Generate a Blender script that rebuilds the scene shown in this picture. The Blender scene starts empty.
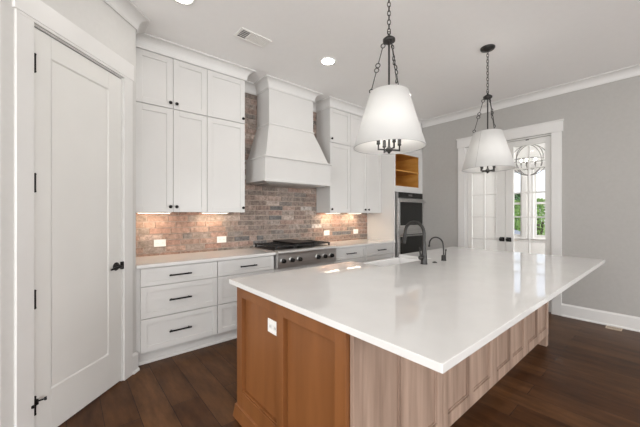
import bpy, math, random
from mathutils import Vector, Matrix
random.seed(7)
PI = math.pi
scene = bpy.context.scene
C = scene.collection

# ------------------------------------------------------------------ camera
cd = bpy.data.cameras.new('camera'); cam = bpy.data.objects.new('camera', cd); C.objects.link(cam)
cd.sensor_width = 36.0; cd.lens = 300.5 / 640 * 36; cd.shift_y = 0.8 / 640; cd.clip_start = 0.02; cd.clip_end = 500
cam.location = (0, 0, 1.36); cam.rotation_euler = (PI / 2, 0, math.radians(49.8 - 90))
scene.camera = cam

# ------------------------------------------------------------------ world, sun, big added area lamps, exposure
scene.view_settings.view_transform = 'Standard'
scene.view_settings.look = 'None'
scene.view_settings.gamma = 1.0
scene.view_settings.use_curve_mapping = False
scene.view_settings.exposure = 0.0
w = bpy.data.worlds.new('World'); scene.world = w; w.use_nodes = True
wn, wl = w.node_tree.nodes, w.node_tree.links
wn.clear()
wo = wn.new('ShaderNodeOutputWorld'); wb = wn.new('ShaderNodeBackground')
sky = wn.new('ShaderNodeTexSky'); sky.sky_type = 'NISHITA'; sky.sun_disc = False
sky.sun_elevation = math.radians(50); sky.sun_rotation = math.radians(120); sky.air_density = 1.0; sky.dust_density = 2.5
wc = wn.new('ShaderNodeTexNoise'); wc.inputs['Scale'].default_value = 3.0; wc.inputs['Detail'].default_value = 6
wr = wn.new('ShaderNodeValToRGB'); wr.color_ramp.elements[0].position = .38; wr.color_ramp.elements[1].position = .6
wt = wn.new('ShaderNodeTexCoord'); wm = wn.new('ShaderNodeMix'); wm.data_type = 'RGBA'
wl.new(wt.outputs['Generated'], wc.inputs['Vector']); wl.new(wc.outputs['Fac'], wr.inputs['Fac'])
wl.new(wr.outputs['Color'], wm.inputs['Factor']); wl.new(sky.outputs['Color'], wm.inputs['A'])
wm.inputs['B'].default_value = (5.2, 5.4, 6.0, 1)
wl.new(wm.outputs['Result'], wb.inputs['Color']); wb.inputs['Strength'].default_value = 0.25
wl.new(wb.outputs['Background'], wo.inputs['Surface'])
WHITE_DAY = (.985, 0.985, 0.975)
def area(name, loc, rot, sx, sy, power, col=WHITE_DAY):
    l = bpy.data.lights.new(name, 'AREA'); l.shape = 'RECTANGLE'; l.size = sx; l.size_y = sy; l.energy = power; l.color = col
    o = bpy.data.objects.new(name, l); o.location = loc; o.rotation_euler = rot; C.objects.link(o); return o
sl = bpy.data.lights.new('sun', 'SUN'); sl.energy = 2.2; sl.angle = math.radians(1.5); sl.color = (1, .96, .9)
so = bpy.data.objects.new('sun', sl); so.rotation_euler = (math.radians(38), 0, math.radians(20)); so.location = (0, 0, 12); C.objects.link(so)
# added area lamps standing in for daylight at assumed windows of the rest of the room (rear wall and left wall behind the camera)
TILT = math.radians(4)
for i, wx in enumerate((-1.6, 1.1, 3.8)):
    area('window_daylight', (wx, -5.2, 1.55), (-PI / 2 - TILT, 0, PI), 1.8, 2.2, 90)
for wy, wp in ((-3.2, 50), (.10, 112)):  # added left-wall fill; the stronger lamp is placed to reach the base drawers
    area('window_daylight', (-2.72, wy, 1.55), (PI / 2 + TILT, 0, -PI / 2), 1.6, 2.2, wp)
area('window_daylight', (6.75, -.42, 1.6), (-PI / 2, 0, PI), 1.9, 1.6, 115)  # added lamp that brightens the room beyond the french doors

# ------------------------------------------------------------------ materials
def mat(name, col, rough=.5, metal=0, spec=.5, coat=0, **k):
    m = bpy.data.materials.new(name); m.use_nodes = True
    b = m.node_tree.nodes['Principled BSDF']
    b.inputs['Base Color'].default_value = (*col, 1); b.inputs['Roughness'].default_value = rough
    b.inputs['Metallic'].default_value = metal; b.inputs['Specular IOR Level'].default_value = spec
    b.inputs['Coat Weight'].default_value = coat
    for a, v in k.items(): b.inputs[a.replace('_', ' ')].default_value = v
    return m
def nod(m, t): return m.node_tree.nodes.new(t)
def lk(m, a, b): m.node_tree.links.new(a, b)
def vary(m, c1, c2, scale=(8, 8, 8), detail=4, p0=.35, p1=.65, bump=0, dist=.01, noise=1.0):
    """two colours mixed by noise stretched along the object's axes"""
    b = m.node_tree.nodes['Principled BSDF']
    tc = nod(m, 'ShaderNodeTexCoord'); mp = nod(m, 'ShaderNodeMapping'); n = nod(m, 'ShaderNodeTexNoise'); r = nod(m, 'ShaderNodeValToRGB')
    mp.inputs['Scale'].default_value = scale; n.inputs['Scale'].default_value = noise; n.inputs['Detail'].default_value = detail
    r.color_ramp.elements[0].position = p0; r.color_ramp.elements[0].color = (*c1, 1)
    r.color_ramp.elements[1].position = p1; r.color_ramp.elements[1].color = (*c2, 1)
    lk(m, tc.outputs['Object'], mp.inputs['Vector']); lk(m, mp.outputs['Vector'], n.inputs['Vector'])
    lk(m, n.outputs['Fac'], r.inputs['Fac']); lk(m, r.outputs['Color'], b.inputs['Base Color'])
    if bump:
        bm_ = nod(m, 'ShaderNodeBump'); bm_.inputs['Strength'].default_value = bump; bm_.inputs['Distance'].default_value = dist
        lk(m, n.outputs['Fac'], bm_.inputs['Height']); lk(m, bm_.outputs['Normal'], b.inputs['Normal'])
    return m
M = {}
M['paint'] = vary(mat('white_cabinet_paint', (.67, .66, .645), .38), (.66, .65, .635), (.68, .67, .655), (3, 3, 3))
M['trim'] = vary(mat('white_trim_paint', (.73, .72, .705), .35), (.72, .71, .695), (.74, .73, .715), (3, 3, 3))
M['door'] = vary(mat('white_door_paint', (.74, .73, .705), .4), (.73, .72, .695), (.75, .74, .715), (3, 3, 3))
M['wall'] = vary(mat('greige_wall_paint', (.435, .422, .403), .75), (.43, .417, .398), (.445, .432, .413), (30, 30, 30), bump=.05, dist=.002)
M['wall_pale'] = vary(mat('off_white_wall_paint', (.62, .61, .59), .7), (.615, .605, .585), (.63, .62, .60), (30, 30, 30), bump=.05, dist=.002)
M['wall_light'] = vary(mat('pale_wall_paint', (.84, .83, .81), .75), (.83, .82, .80), (.85, .84, .82), (30, 30, 30))
M['ceil'] = vary(mat('ceiling_paint', (.90, .89, .88), .9), (.895, .885, .875), (.905, .895, .885), (20, 20, 20))
M['quartz'] = vary(mat('white_quartz', (.72, .71, .695), .04, spec=.85), (.71, .70, .685), (.735, .725, .71), (6, 6, 6))
M['sink'] = vary(mat('white_fireclay', (.84, .83, .82), .12), (.83, .82, .81), (.85, .84, .83))
M['black'] = vary(mat('black_metal', (.012, .011, .010), .38, .6), (.010, .009, .009), (.018, .016, .015), (40, 40, 40))
M['bronze'] = vary(mat('dark_bronze_metal', (.03, .028, .027), .38, .5), (.024, .022, .021), (.042, .039, .037), (40, 40, 40))
M['gunmetal'] = vary(mat('gunmetal', (.035, .033, .03), .38, .35), (.022, .021, .020), (.036, .034, .032), (40, 40, 40))
M['steel'] = vary(mat('brushed_steel', (.60, .59, .58), .4, 1.0), (.55, .54, .53), (.66, .65, .64), (2, 60, 60))
M['orb'] = vary(mat('dark_pewter', (.16, .155, .15), .4, .8), (.13, .125, .12), (.20, .19, .18), (30, 30, 30))
M['nickel'] = vary(mat('silver_metal', (.42, .42, .42), .3, 1.0), (.38, .38, .38), (.46, .46, .46), (30, 30, 30))
M['oven_glass'] = vary(mat('black_oven_glass', (.012, .012, .011), .06, spec=.5), (.010, .010, .009), (.014, .014, .013))
M['iron'] = vary(mat('cast_iron', (.018, .017, .017), .6), (.014, .013, .013), (.026, .025, .024), (60, 60, 60))
M['plastic'] = vary(mat('white_plastic', (.86, .85, .82), .3), (.85, .84, .81), (.87, .86, .83))
M['slot'] = vary(mat('dark_slot', (.10, .095, .09), .6), (.09, .085, .08), (.11, .105, .10))
M['vent_dark'] = vary(mat('vent_shadow_grey', (.16, .15, .14), .7), (.14, .13, .12), (.2, .19, .18), (80, 80, 80))
M['register'] = vary(mat('beige_register', (.62, .50, .38), .5), (.58, .46, .34), (.66, .54, .42), (20, 20, 20))
M['white_rubber'] = vary(mat('white_rubber', (.75, .74, .72), .6), (.74, .73, .71), (.76, .75, .73))
M['maple'] = vary(mat('honey_maple', (.24, .09, .026), .45), (.165, .058, .015), (.245, .092, .027), (9, 9, .9), 6, .3, .7, .03, .003)
M['maple_light'] = vary(mat('raw_maple', (.60, .30, .07), .5), (.50, .22, .035), (.64, .33, .08), (4, 4, 14), 5, .3, .7)
M['oak'] = vary(mat('washed_oak', (.36, .25, .19), .5), (.24, .16, .118), (.47, .335, .26), (16, 16, 1.1), 7, .3, .68, .05, .003)

def glass_mat(name, col=(1, 1, 1)):
    m = bpy.data.materials.new(name); m.use_nodes = True; nt = m.node_tree; nt.nodes.clear()
    o = nt.nodes.new('ShaderNodeOutputMaterial'); mx = nt.nodes.new('ShaderNodeMixShader')
    t = nt.nodes.new('ShaderNodeBsdfTransparent'); g = nt.nodes.new('ShaderNodeBsdfGlossy'); f = nt.nodes.new('ShaderNodeFresnel')
    t.inputs['Color'].default_value = (*col, 1); g.inputs['Roughness'].default_value = .01; f.inputs['IOR'].default_value = 1.35
    nt.links.new(f.outputs[0], mx.inputs[0]); nt.links.new(t.outputs[0], mx.inputs[1]); nt.links.new(g.outputs[0], mx.inputs[2])
    nt.links.new(mx.outputs[0], o.inputs['Surface']); return m
M['glass'] = glass_mat('window_glass')
def emis(name, col, s):
    m = bpy.data.materials.new(name); m.use_nodes = True; b = m.node_tree.nodes['Principled BSDF']
    b.inputs['Base Color'].default_value = (.9, .9, .9, 1); b.inputs['Emission Color'].default_value = (*col, 1); b.inputs['Emission Strength'].default_value = s
    return m
M['bulb'] = emis('lit_bulb', (1, .95, .88), 5)
M['led'] = emis('lit_led_lens', (1, .97, .93), 5)
M['strip'] = emis('lit_warm_lens', (1, .88, .74), 6)
def shade_mat():
    m = bpy.data.materials.new('white_linen_shade'); m.use_nodes = True; nt = m.node_tree; b = nt.nodes['Principled BSDF']
    b.inputs['Base Color'].default_value = (.72, .715, .70, 1); b.inputs['Roughness'].default_value = .9
    t = nt.nodes.new('ShaderNodeBsdfTranslucent'); t.inputs['Color'].default_value = (.9, .88, .84, 1)
    mx = nt.nodes.new('ShaderNodeMixShader'); mx.inputs[0].default_value = .12
    n = nt.nodes.new('ShaderNodeTexNoise'); n.inputs['Scale'].default_value = 300
    bp = nt.nodes.new('ShaderNodeBump'); bp.inputs['Strength'].default_value = .15; bp.inputs['Distance'].default_value = .001
    nt.links.new(n.outputs['Fac'], bp.inputs['Height']); nt.links.new(bp.outputs['Normal'], b.inputs['Normal'])
    nt.links.new(b.outputs[0], mx.inputs[1]); nt.links.new(t.outputs[0], mx.inputs[2])
    nt.links.new(mx.outputs[0], nt.nodes['Material Output'].inputs['Surface']); return m
M['shade'] = shade_mat()
M['seam'] = vary(mat('grey_thread_seam', (.45, .44, .42), .8), (.42, .41, .39), (.48, .47, .45))

def floor_mat():
    m = mat('dark_walnut_planks', (.09, .04, .02), .36, spec=.14)
    b = m.node_tree.nodes['Principled BSDF']
    tc = nod(m, 'ShaderNodeTexCoord'); sep = nod(m, 'ShaderNodeSeparateXYZ'); cmb = nod(m, 'ShaderNodeCombineXYZ')
    lk(m, tc.outputs['Object'], sep.inputs[0]); lk(m, sep.outputs['Y'], cmb.inputs['X']); lk(m, sep.outputs['X'], cmb.inputs['Y'])
    br = nod(m, 'ShaderNodeTexBrick'); br.offset = .37; br.squash = 1
    br.inputs['Scale'].default_value = 1; br.inputs['Brick Width'].default_value = 1.15; br.inputs['Row Height'].default_value = .19
    br.inputs['Mortar Size'].default_value = .0022; br.inputs['Mortar Smooth'].default_value = .2; br.inputs['Bias'].default_value = 0
    br.inputs['Color1'].default_value = (.074, .030, .011, 1); br.inputs['Color2'].default_value = (.128, .058, .023, 1); br.inputs['Mortar'].default_value = (.022, .010, .006, 1)
    lk(m, cmb.outputs[0], br.inputs['Vector'])
    mp = nod(m, 'ShaderNodeMapping'); mp.inputs['Scale'].default_value = (7, 1.6, 1)
    n = nod(m, 'ShaderNodeTexNoise'); n.inputs['Scale'].default_value = 1.6; n.inputs['Detail'].default_value = 8; n.inputs['Roughness'].default_value = .65
    lk(m, tc.outputs['Object'], mp.inputs['Vector']); lk(m, mp.outputs[0], n.inputs['Vector'])
    r = nod(m, 'ShaderNodeValToRGB'); r.color_ramp.elements[0].position = .32; r.color_ramp.elements[0].color = (.48, .46, .44, 1)
    r.color_ramp.elements[1].position = .75; r.color_ramp.elements[1].color = (1.35, 1.35, 1.35, 1); lk(m, n.outputs['Fac'], r.inputs['Fac'])
    mx = nod(m, 'ShaderNodeMix'); mx.data_type = 'RGBA'; mx.blend_type = 'MULTIPLY'; mx.inputs['Factor'].default_value = 1
    lk(m, br.outputs['Color'], mx.inputs['A']); lk(m, r.outputs['Color'], mx.inputs['B']); lk(m, mx.outputs['Result'], b.inputs['Base Color'])
    bp = nod(m, 'ShaderNodeBump'); bp.inputs['Strength'].default_value = .35; bp.inputs['Distance'].default_value = .003; bp.invert = True
    lk(m, br.outputs['Fac'], bp.inputs['Height'])
    bp2 = nod(m, 'ShaderNodeBump'); bp2.inputs['Strength'].default_value = .12; bp2.inputs['Distance'].default_value = .004
    lk(m, n.outputs['Fac'], bp2.inputs['Height']); lk(m, bp.outputs['Normal'], bp2.inputs['Normal']); lk(m, bp2.outputs['Normal'], b.inputs['Normal'])
    return m
M['floor'] = floor_mat()
def brick_mat():
    m = mat('tumbled_brick', (.4, .3, .25), .85, spec=.2)
    b = m.node_tree.nodes['Principled BSDF']
    at = nod(m, 'ShaderNodeVertexColor'); at.layer_name = 'tone'
    tc = nod(m, 'ShaderNodeTexCoord'); n = nod(m, 'ShaderNodeTexNoise'); n.inputs['Scale'].default_value = 26; n.inputs['Detail'].default_value = 8; n.inputs['Roughness'].default_value = .7
    lk(m, tc.outputs['Object'], n.inputs['Vector'])
    r = nod(m, 'ShaderNodeValToRGB'); r.color_ramp.elements[0].position = .33; r.color_ramp.elements[0].color = (.6, .57, .55, 1)
    r.color_ramp.elements[1].position = .68; r.color_ramp.elements[1].color = (1.65, 1.62, 1.6, 1); lk(m, n.outputs['Fac'], r.inputs['Fac'])
    mx = nod(m, 'ShaderNodeMix'); mx.data_type = 'RGBA'; mx.blend_type = 'MULTIPLY'; mx.inputs['Factor'].default_value = 1
    lk(m, at.outputs['Color'], mx.inputs['A']); lk(m, r.outputs['Color'], mx.inputs['B']); lk(m, mx.outputs['Result'], b.inputs['Base Color'])
    bp = nod(m, 'ShaderNodeBump'); bp.inputs['Strength'].default_value = .5; bp.inputs['Distance'].default_value = .004
    lk(m, n.outputs['Fac'], bp.inputs['Height']); lk(m, bp.outputs['Normal'], b.inputs['Normal'])
    return m
M['brick'] = brick_mat()
M['mortar'] = vary(mat('pale_mortar', (.40, .33, .29), .95), (.33, .26, .22), (.44, .37, .32), (40, 40, 40), bump=.3, dist=.003)

# ------------------------------------------------------------------ mesh helpers
class MB:
    def __init__(s, off=(0, 0, 0), mtx=None):
        s.v = []; s.f = []; s.sm = []; s.off = Vector(off); s.M = mtx or Matrix.Identity(4); s.col = []
    def add(s, vs, fs, smooth=False, col=None):
        b = len(s.v)
        for p in vs: s.v.append(tuple(s.M @ Vector(p) - s.off))
        for f in fs: s.f.append([i + b for i in f]); s.sm.append(smooth); s.col.append(col)
    def box(s, x0, x1, y0, y1, z0, z1, col=None):
        x0, x1 = sorted((x0, x1)); y0, y1 = sorted((y0, y1)); z0, z1 = sorted((z0, z1))
        s.add([(x0, y0, z0), (x1, y0, z0), (x1, y1, z0), (x0, y1, z0), (x0, y0, z1), (x1, y0, z1), (x1, y1, z1), (x0, y1, z1)],
              [(0, 3, 2, 1), (4, 5, 6, 7), (0, 1, 5, 4), (1, 2, 6, 5), (2, 3, 7, 6), (3, 0, 4, 7)], col=col)
    def tube(s, pts, r, n=12, cap=True, closed=False):
        pts = [Vector(p) for p in pts]; k = len(pts)
        rs = r if isinstance(r, (list, tuple)) else [r] * k
        T = []
        for i in range(k):
            if closed: d = pts[(i + 1) % k] - pts[i - 1]
            else: d = pts[min(i + 1, k - 1)] - pts[max(i - 1, 0)]
            T.append(d.normalized())
        u = T[0].orthogonal().normalized(); vs = []
        for i in range(k):
            u = (u - T[i] * u.dot(T[i]));
            u = u.normalized() if u.length > 1e-6 else T[i].orthogonal().normalized()
            w_ = T[i].cross(u)
            for j in range(n):
                a = 2 * PI * j / n; vs.append(pts[i] + (u * math.cos(a) + w_ * math.sin(a)) * rs[i])
        fs = []
        for i in range(k if closed else k - 1):
            i2 = (i + 1) % k
            for j in range(n): fs.append((i * n + j, i * n + (j + 1) % n, i2 * n + (j + 1) % n, i2 * n + j))
        s.add(vs, fs, True)
        if cap and not closed:
            s.add(vs[:n], [tuple(range(n))[::-1]]); s.add(vs[-n:], [tuple(range(n))])
    def lathe(s, prof, c=(0, 0, 0), n=32, axis='z', smooth=True):
        """prof: list of (radius, height) around an axis through c"""
        c = Vector(c); vs = []
        for r, h in prof:
            for j in range(n):
                a = 2 * PI * j / n; p = (r * math.cos(a), r * math.sin(a), h)
                if axis == 'x': p = (h, p[0], p[1])
                elif axis == 'y': p = (p[1], h, p[0])
                vs.append(c + Vector(p))
        k = len(prof); fs = []
        for i in range(k - 1):
            for j in range(n): fs.append((i * n + j, i * n + (j + 1) % n, (i + 1) * n + (j + 1) % n, (i + 1) * n + j))
        s.add(vs, fs, smooth)
        if prof[0][0] > 1e-5: s.add(vs[:n], [tuple(range(n))[::-1]])
        if prof[-1][0] > 1e-5: s.add(vs[-n:], [tuple(range(n))])
    def torus(s, c, R_, r, nrm=(0, 0, 1), n=20, m=8, sx=1.0, up=None):
        nrm = Vector(nrm).normalized(); u = Vector(up).normalized() if up else nrm.orthogonal().normalized(); v = nrm.cross(u)
        s.tube([Vector(c) + u * R_ * sx * math.cos(2 * PI * i / n) + v * R_ * math.sin(2 * PI * i / n) for i in range(n)], r, m, closed=True)
    def ball(s, c, r, n=16, k=10, sz=1.0):
        s.lathe([(max(1e-6, r * math.sin(PI * i / k)), -r * sz * math.cos(PI * i / k)) for i in range(k + 1)], c, n)
    def sweep(s, path, prof, closed=False):
        """mitred moulding: path = XY points, prof = (outward, z) closed outline; outward is to the right of travel"""
        P = [Vector((p[0], p[1])) for p in path]; k = len(P); rings = []
        for i in range(k):
            def nr(a, b):
                d = (b - a).normalized(); return Vector((d.y, -d.x))
            if i == 0 : n = nr(P[0], P[1])
            elif i == k - 1: n = nr(P[-2], P[-1])
            else:
                a = nr(P[i - 1], P[i]); b = nr(P[i], P[i + 1]); n = (a + b) / (1 + a.dot(b))
            rings.append([(P[i].x + n.x * o, P[i].y + n.y * o, z) for o, z in prof])
        m = len(prof); vs = [p for r in rings for p in r]; fs = []
        for i in range(k - 1):
            for j in range(m): fs.append((i * m + j, i * m + (j + 1) % m, (i + 1) * m + (j + 1) % m, (i + 1) * m + j))
        s.add(vs, fs); s.add(rings[0], [tuple(range(m))]); s.add(rings[-1], [tuple(range(m))[::-1]])
    def loft(s, rings, cap=True):
        m = len(rings[0]); vs = [p for r in rings for p in r]; fs = []
        for i in range(len(rings) - 1):
            for j in range(m): fs.append((i * m + j, i * m + (j + 1) % m, (i + 1) * m + (j + 1) % m, (i + 1) * m + j))
        s.add(vs, fs)
        if cap: s.add(rings[0], [tuple(range(m))[::-1]]); s.add(rings[-1], [tuple(range(m))])
    def shaker(s, x0, x1, z0, z1, yf, th=.02, st=.055, rec=.008, rail=None):
        """frame-and-panel front facing -y, its face at yf"""
        rl = rail or st
        s.box(x0, x0 + st, yf, yf + th, z0, z1); s.box(x1 - st, x1, yf, yf + th, z0, z1)
        s.box(x0 + st, x1 - st, yf, yf + th, z0, z0 + rl); s.box(x0 + st, x1 - st, yf, yf + th, z1 - rl, z1)
        s.box(x0 + st, x1 - st, yf + rec, yf + th, z0 + rl, z1 - rl)
def build(name, mb, m, parent=None, bevel=0, loc=None, seg=2):
    me = bpy.data.meshes.new(name); me.from_pydata(mb.v, [], mb.f); me.materials.append(m if not isinstance(m, str) else M[m])
    me.polygons.foreach_set('use_smooth', mb.sm)
    if any(c is not None for c in mb.col):
        ca = me.color_attributes.new('tone', 'FLOAT_COLOR', 'CORNER')
        for p, c in zip(me.polygons, mb.col):
            for li in p.loop_indices: ca.data[li].color = (*(c or (.4, .35, .3)), 1)
    import bmesh
    b = bmesh.new(); b.from_mesh(me); bmesh.ops.recalc_face_normals(b, faces=b.faces); b.to_mesh(me); b.free()
    o = bpy.data.objects.new(name, me); C.objects.link(o)
    if parent: o.parent = parent
    if loc is not None: o.location = loc
    if bevel:
        md = o.modifiers.new('edge', 'BEVEL'); md.width = bevel; md.segments = seg; md.limit_method = 'ANGLE'; md.angle_limit = math.radians(40)
    return o
def tag(o, label, cat, group=None):
    o['label'] = label; o['category'] = cat
    if group: o['group'] = group
    return o
def thing(name, label, cat, loc=(0, 0, 0), rz=0, group=None):
    o = bpy.data.objects.new(name, None); C.objects.link(o); o.location = loc; o.rotation_euler = (0, 0, rz); o.empty_display_size = .1
    return tag(o, label, cat, group)
def struct(name, mb, m, parent=None, bevel=0, loc=None):
    o = build(name, mb, m, parent, bevel, loc)
    if parent is None: o['kind'] = 'structure'
    return o
def sthing(name, loc=(0, 0, 0), rz=0):
    o = bpy.data.objects.new(name, None); C.objects.link(o); o.location = loc; o.rotation_euler = (0, 0, rz); o['kind'] = 'structure'; return o
def copy_tree(o, parent=None):
    c = o.copy(); C.objects.link(c); c.parent = parent
    for ch in list(o.children): copy_tree(ch, c)
    return c
# ------------------------------------------------------------------ dimensions (metres; camera stands at the origin)
CZ = 3.07          # ceiling
BY = 3.66          # back wall face
RX = 5.08          # right wall face
UY = 3.32          # upper cabinet face
FY = 3.049         # base cabinet face
CT = .914          # counter top
K0 = (-0.265, 2.301)   # pantry wall, left corner
K1 = (0.463, 3.029)    # pantry wall, right corner
# pantry wall frame: local x runs along the wall (value s), local y into the wall
S2 = math.sqrt(.5)
PO = Vector((-1.283, 1.283, 0))                      # foot of s = 0
PM = Matrix.Translation(PO) @ Matrix.Rotation(PI / 4, 4, 'Z')

# ------------------------------------------------------------------ shell
b = MB(); b.box(-3.0, 8.42, -5.5, 4.2, -.1, 0); struct('floor', b, 'floor')
b = MB(); b.box(-3.0, 8.42, -5.5, 4.2, CZ, CZ + .12); struct('ceiling', b, 'ceil')
b = MB(); b.box(.463, RX, BY, BY + .12, 0, CZ); struct('wall_back', b, 'wall')
b = MB()
b.box(RX, RX + .12, -5.5, 1.095, 0, CZ); b.box(RX, RX + .12, 2.265, 4.2, 0, CZ); b.box(RX, RX + .12, 1.095, 2.265, 2.465, CZ)
struct('wall_right', b, 'wall')
b = MB(mtx=PM); b.box(1.44, 1.600, 0, .12, 0, CZ); b.box(2.316, 2.4688, 0, .12, 0, CZ); b.box(1.600, 2.316, 0, .12, 2.475, CZ)
struct('wall_pantry', b, 'wall_pale')
b = MB(); b.box(.35, .462, 3.03, BY + .12, 0, CZ); struct('wall_side', b, 'wall_pale')
b = MB(); b.box(-3.0, -.268, 2.304, 2.42, 0, CZ); struct('wall_left', b, 'wall_pale')
# the rest of the room, behind the camera, with its windows
def wall_with_openings(mb, a0, a1, t0, t1, ops, z0, z1, axis):
    def bx(p, q, zz0, zz1):
        if axis == 'x': mb.box(p, q, t0, t1, zz0, zz1)
        else: mb.box(t0, t1, p, q, zz0, zz1)
    cur = a0
    for p, q in ops:
        bx(cur, p, 0, CZ); bx(p, q, 0, z0); bx(p, q, z1, CZ); cur = q
    bx(cur, a1, 0, CZ)
b = MB(); wall_with_openings(b, -3.0, 5.2, -5.5, -5.4, [(-2.5, -.7), (.2, 2.0), (2.9, 4.7)], .45, 2.65, 'x'); struct('wall_rear', b, 'wall')
b = MB(); wall_with_openings(b, -5.5, 2.42, -3.0, -2.9, [(-4.0, -2.4), (-.7, .9)], .45, 2.65, 'y'); struct('wall_far_left', b, 'wall')
# room beyond the french doors
b = MB(); b.box(RX + .12, 8.42, 4.08, 4.2, 0, CZ); struct('wall_north', b, 'wall_light')
b = MB(); wall_with_openings(b, RX + .12, 8.42, -.62, -.5, [(5.8, 7.7)], .8, 2.42, 'x'); struct('wall_south', b, 'wall_light')
b = MB(); wall_with_openings(b, -.5, 4.08, 8.3, 8.42, [(.45, 1.22), (1.34, 2.13), (2.36, 2.84)], .82, 2.42, 'y'); struct('wall_east', b, 'wall_light')

def window_unit(n, axis, a0, a1, z0, z1, t, face=-1):
    """double-hung window filling an opening; t = wall inner face, face = direction of the room"""
    r = sthing('window_%d' % n, ((t, a0, z0) if axis == 'y' else (a0, t, z0)))
    def mk():
        return MB(off=r.location)
    def bx(mb, p, q, u, v, zz0, zz1):
        if axis == 'y': mb.box(u, v, p, q, zz0, zz1)
        else: mb.box(p, q, u, v, zz0, zz1)
    s = -face
    f = mk()
    for p, q in ((a0 - .09, a0), (a1, a1 + .09)): bx(f, p, q, t - s * .02, t, z0 - .02, z1)
    bx(f, a0 - .10, a1 + .10, t - s * .022, t, z1, z1 + .12); bx(f, a0 - .11, a1 + .11, t - s * .05, t, z0 - .045, z0 - .02)
    build('window_casing', f, 'trim', r, .003)
    f = mk(); u, v = t + s * .03, t + s * .07; zm = (z0 + z1) / 2
    bx(f, a0, a0 + .045, u, v, z0, z1); bx(f, a1 - .045, a1, u, v, z0, z1)
    for za, zb in ((z0, z0 + .06), (zm - .025, zm + .025), (z1 - .05, z1)): bx(f, a0 + .045, a1 - .045, u, v, za, zb)
    build('window_sash', f, 'trim', r, .002)
    f = mk(); bx(f, a0 + .045, a1 - .045, t + s * .048, t + s * .052, z0 + .06, zm - .025); bx(f, a0 + .045, a1 - .045, t + s * .048, t + s * .052, zm + .025, z1 - .05)
    build('glass', f, 'glass', r)
window_unit(1, 'y', .45, 1.22, .82, 2.42, 8.3); window_unit(2, 'y', 1.34, 2.13, .82, 2.42, 8.3); window_unit(3, 'y', 2.36, 2.84, .82, 2.42, 8.3)
window_unit(9, 'x', 5.8, 7.7, .8, 2.42, -.5, 1)  # unseen window added to go with the fill lamp in the next room
for i, (p, q) in enumerate([(-2.5, -.7), (.2, 2.0), (2.9, 4.7)]): window_unit(4 + i, 'x', p, q, .45, 2.65, -5.4, 1)
for i, (p, q) in enumerate([(-4.0, -2.4), (-.7, .9)]): window_unit(7 + i, 'y', p, q, .45, 2.65, -2.9, 1)  # unseen; the second is placed so its lamp reaches the base drawers

# mouldings
def crown(h, p):
    pts = [(0, -h), (.012, -h), (.016, -h * .9)]
    for i in range(9):
        a = i / 8 * PI / 2; pts.append((.018 + (p - .028) * (1 - math.cos(a)), -h * .86 + (h * .74) * math.sin(a)))
    pts += [(p, -h * .10), (p, -.0005), (0, -.0005)]
    return [(o, CZ + z) for o, z in pts]
b = MB(); b.sweep([(RX, BY - .62), (RX, -5.4)], crown(.10, .10)); struct('trim_1', b, 'trim')
b = MB(); b.sweep([(-2.9, K0[1]), K0, K1, (.4633, UY - .10)], crown(.105, .10)); struct('trim_2', b, 'trim')
base_prof = [(0, 0), (.028, 0), (.028, .012), (.018, .022), (.018, .145), (.010, .158), (.006, .166), (0, .166)]
b = MB(); b.sweep([(RX, .985), (RX, -5.4)], base_prof); struct('baseboard_right', b, 'trim')
b = MB(); b.sweep([(PM @ Vector((2.410, 0, 0)))[:2], K1, (.4630, 3.048)], base_prof); struct('baseboard_pantry', b, 'trim')
b = MB(); b.sweep([(-2.9, K0[1]), K0, (PM @ Vector((1.502, 0, 0)))[:2]], base_prof); struct('baseboard_left', b, 'trim')

# pantry door casing
b = MB(mtx=PM)
b.box(1.503, 1.598, -.018, 0, 0, 2.475); b.box(2.314, 2.408, -.018, 0, 0, 2.475)
b.box(1.492, 2.420, -.021, 0, 2.492, 2.625); b.box(1.503, 2.408, -.018, 0, 2.475, 2.492)
struct('trim_3', b, 'trim', bevel=.002)
b = MB(mtx=PM); b.box(1.600, 1.604, .0, .12, 0, 2.471); b.box(2.306, 2.316, .0, .12, 0, 2.471); b.box(1.604, 2.306, .0, .12, 2.467, 2.475)
b.box(1.604, 1.62, .045, .06, 0, 2.467); b.box(2.29, 2.306, .045, .06, 0, 2.467)
struct('trim_4', b, 'trim')
# pantry door: local frame = PM moved to the hinge edge
d = sthing('door_1', (PM @ Vector((1.607, 0, 0))), PI / 4)
b = MB(); x1 = .696
b.box(0, .111, .003, .04, .012, 2.458); b.box(.566, x1, .003, .04, .012, 2.458); b.box(.111, .566, .003, .04, .012, .278); b.box(.111, .566, .003, .04, 2.325, 2.458)
b.loft([[(.111, .003, .278), (.566, .003, .278), (.566, .003, 2.325), (.111, .003, 2.325)], [(.119, .0085, .286), (.558, .0085, .286), (.558, .0085, 2.317), (.119, .0085, 2.317)]], cap=False)
b.box(.119, .558, .0085, .04, .286, 2.317)
build('door_panel', b, 'door', d, .0015)
for zc in (2.246, 1.545, .862, .24):
    b = MB(); b.tube([(.004, -.006, zc - .048), (.004, -.006, zc + .048)], .0065, 10); b.ball((.004, -.006, zc + .05), .008); b.ball((.004, -.006, zc - .05), .008)
    b.box(.0, .014, -.002, .003, zc - .045, zc + .045)
    hg = build('hinge', b, 'black', d)
b = MB(); zc = .262
b.tube([(.004, -.008, zc), (.032, -.036, zc + .004)], .005, 10); b.tube([(.032, -.036, zc + .004), (.040, -.044, zc + .005)], .010, 12)
b.tube([(.004, -.008, zc - .010), (-.016, -.020, zc - .012)], .0045, 10); b.tube([(-.016, -.020, zc - .012), (-.024, -.024, zc - .012)], .009, 12)
b.box(-.008, .018, -.016, .0, zc - .02, zc + .012)
build('hinge_door_stop', b, 'black', d)
b = MB(); hx = .640; hz = .945
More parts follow.
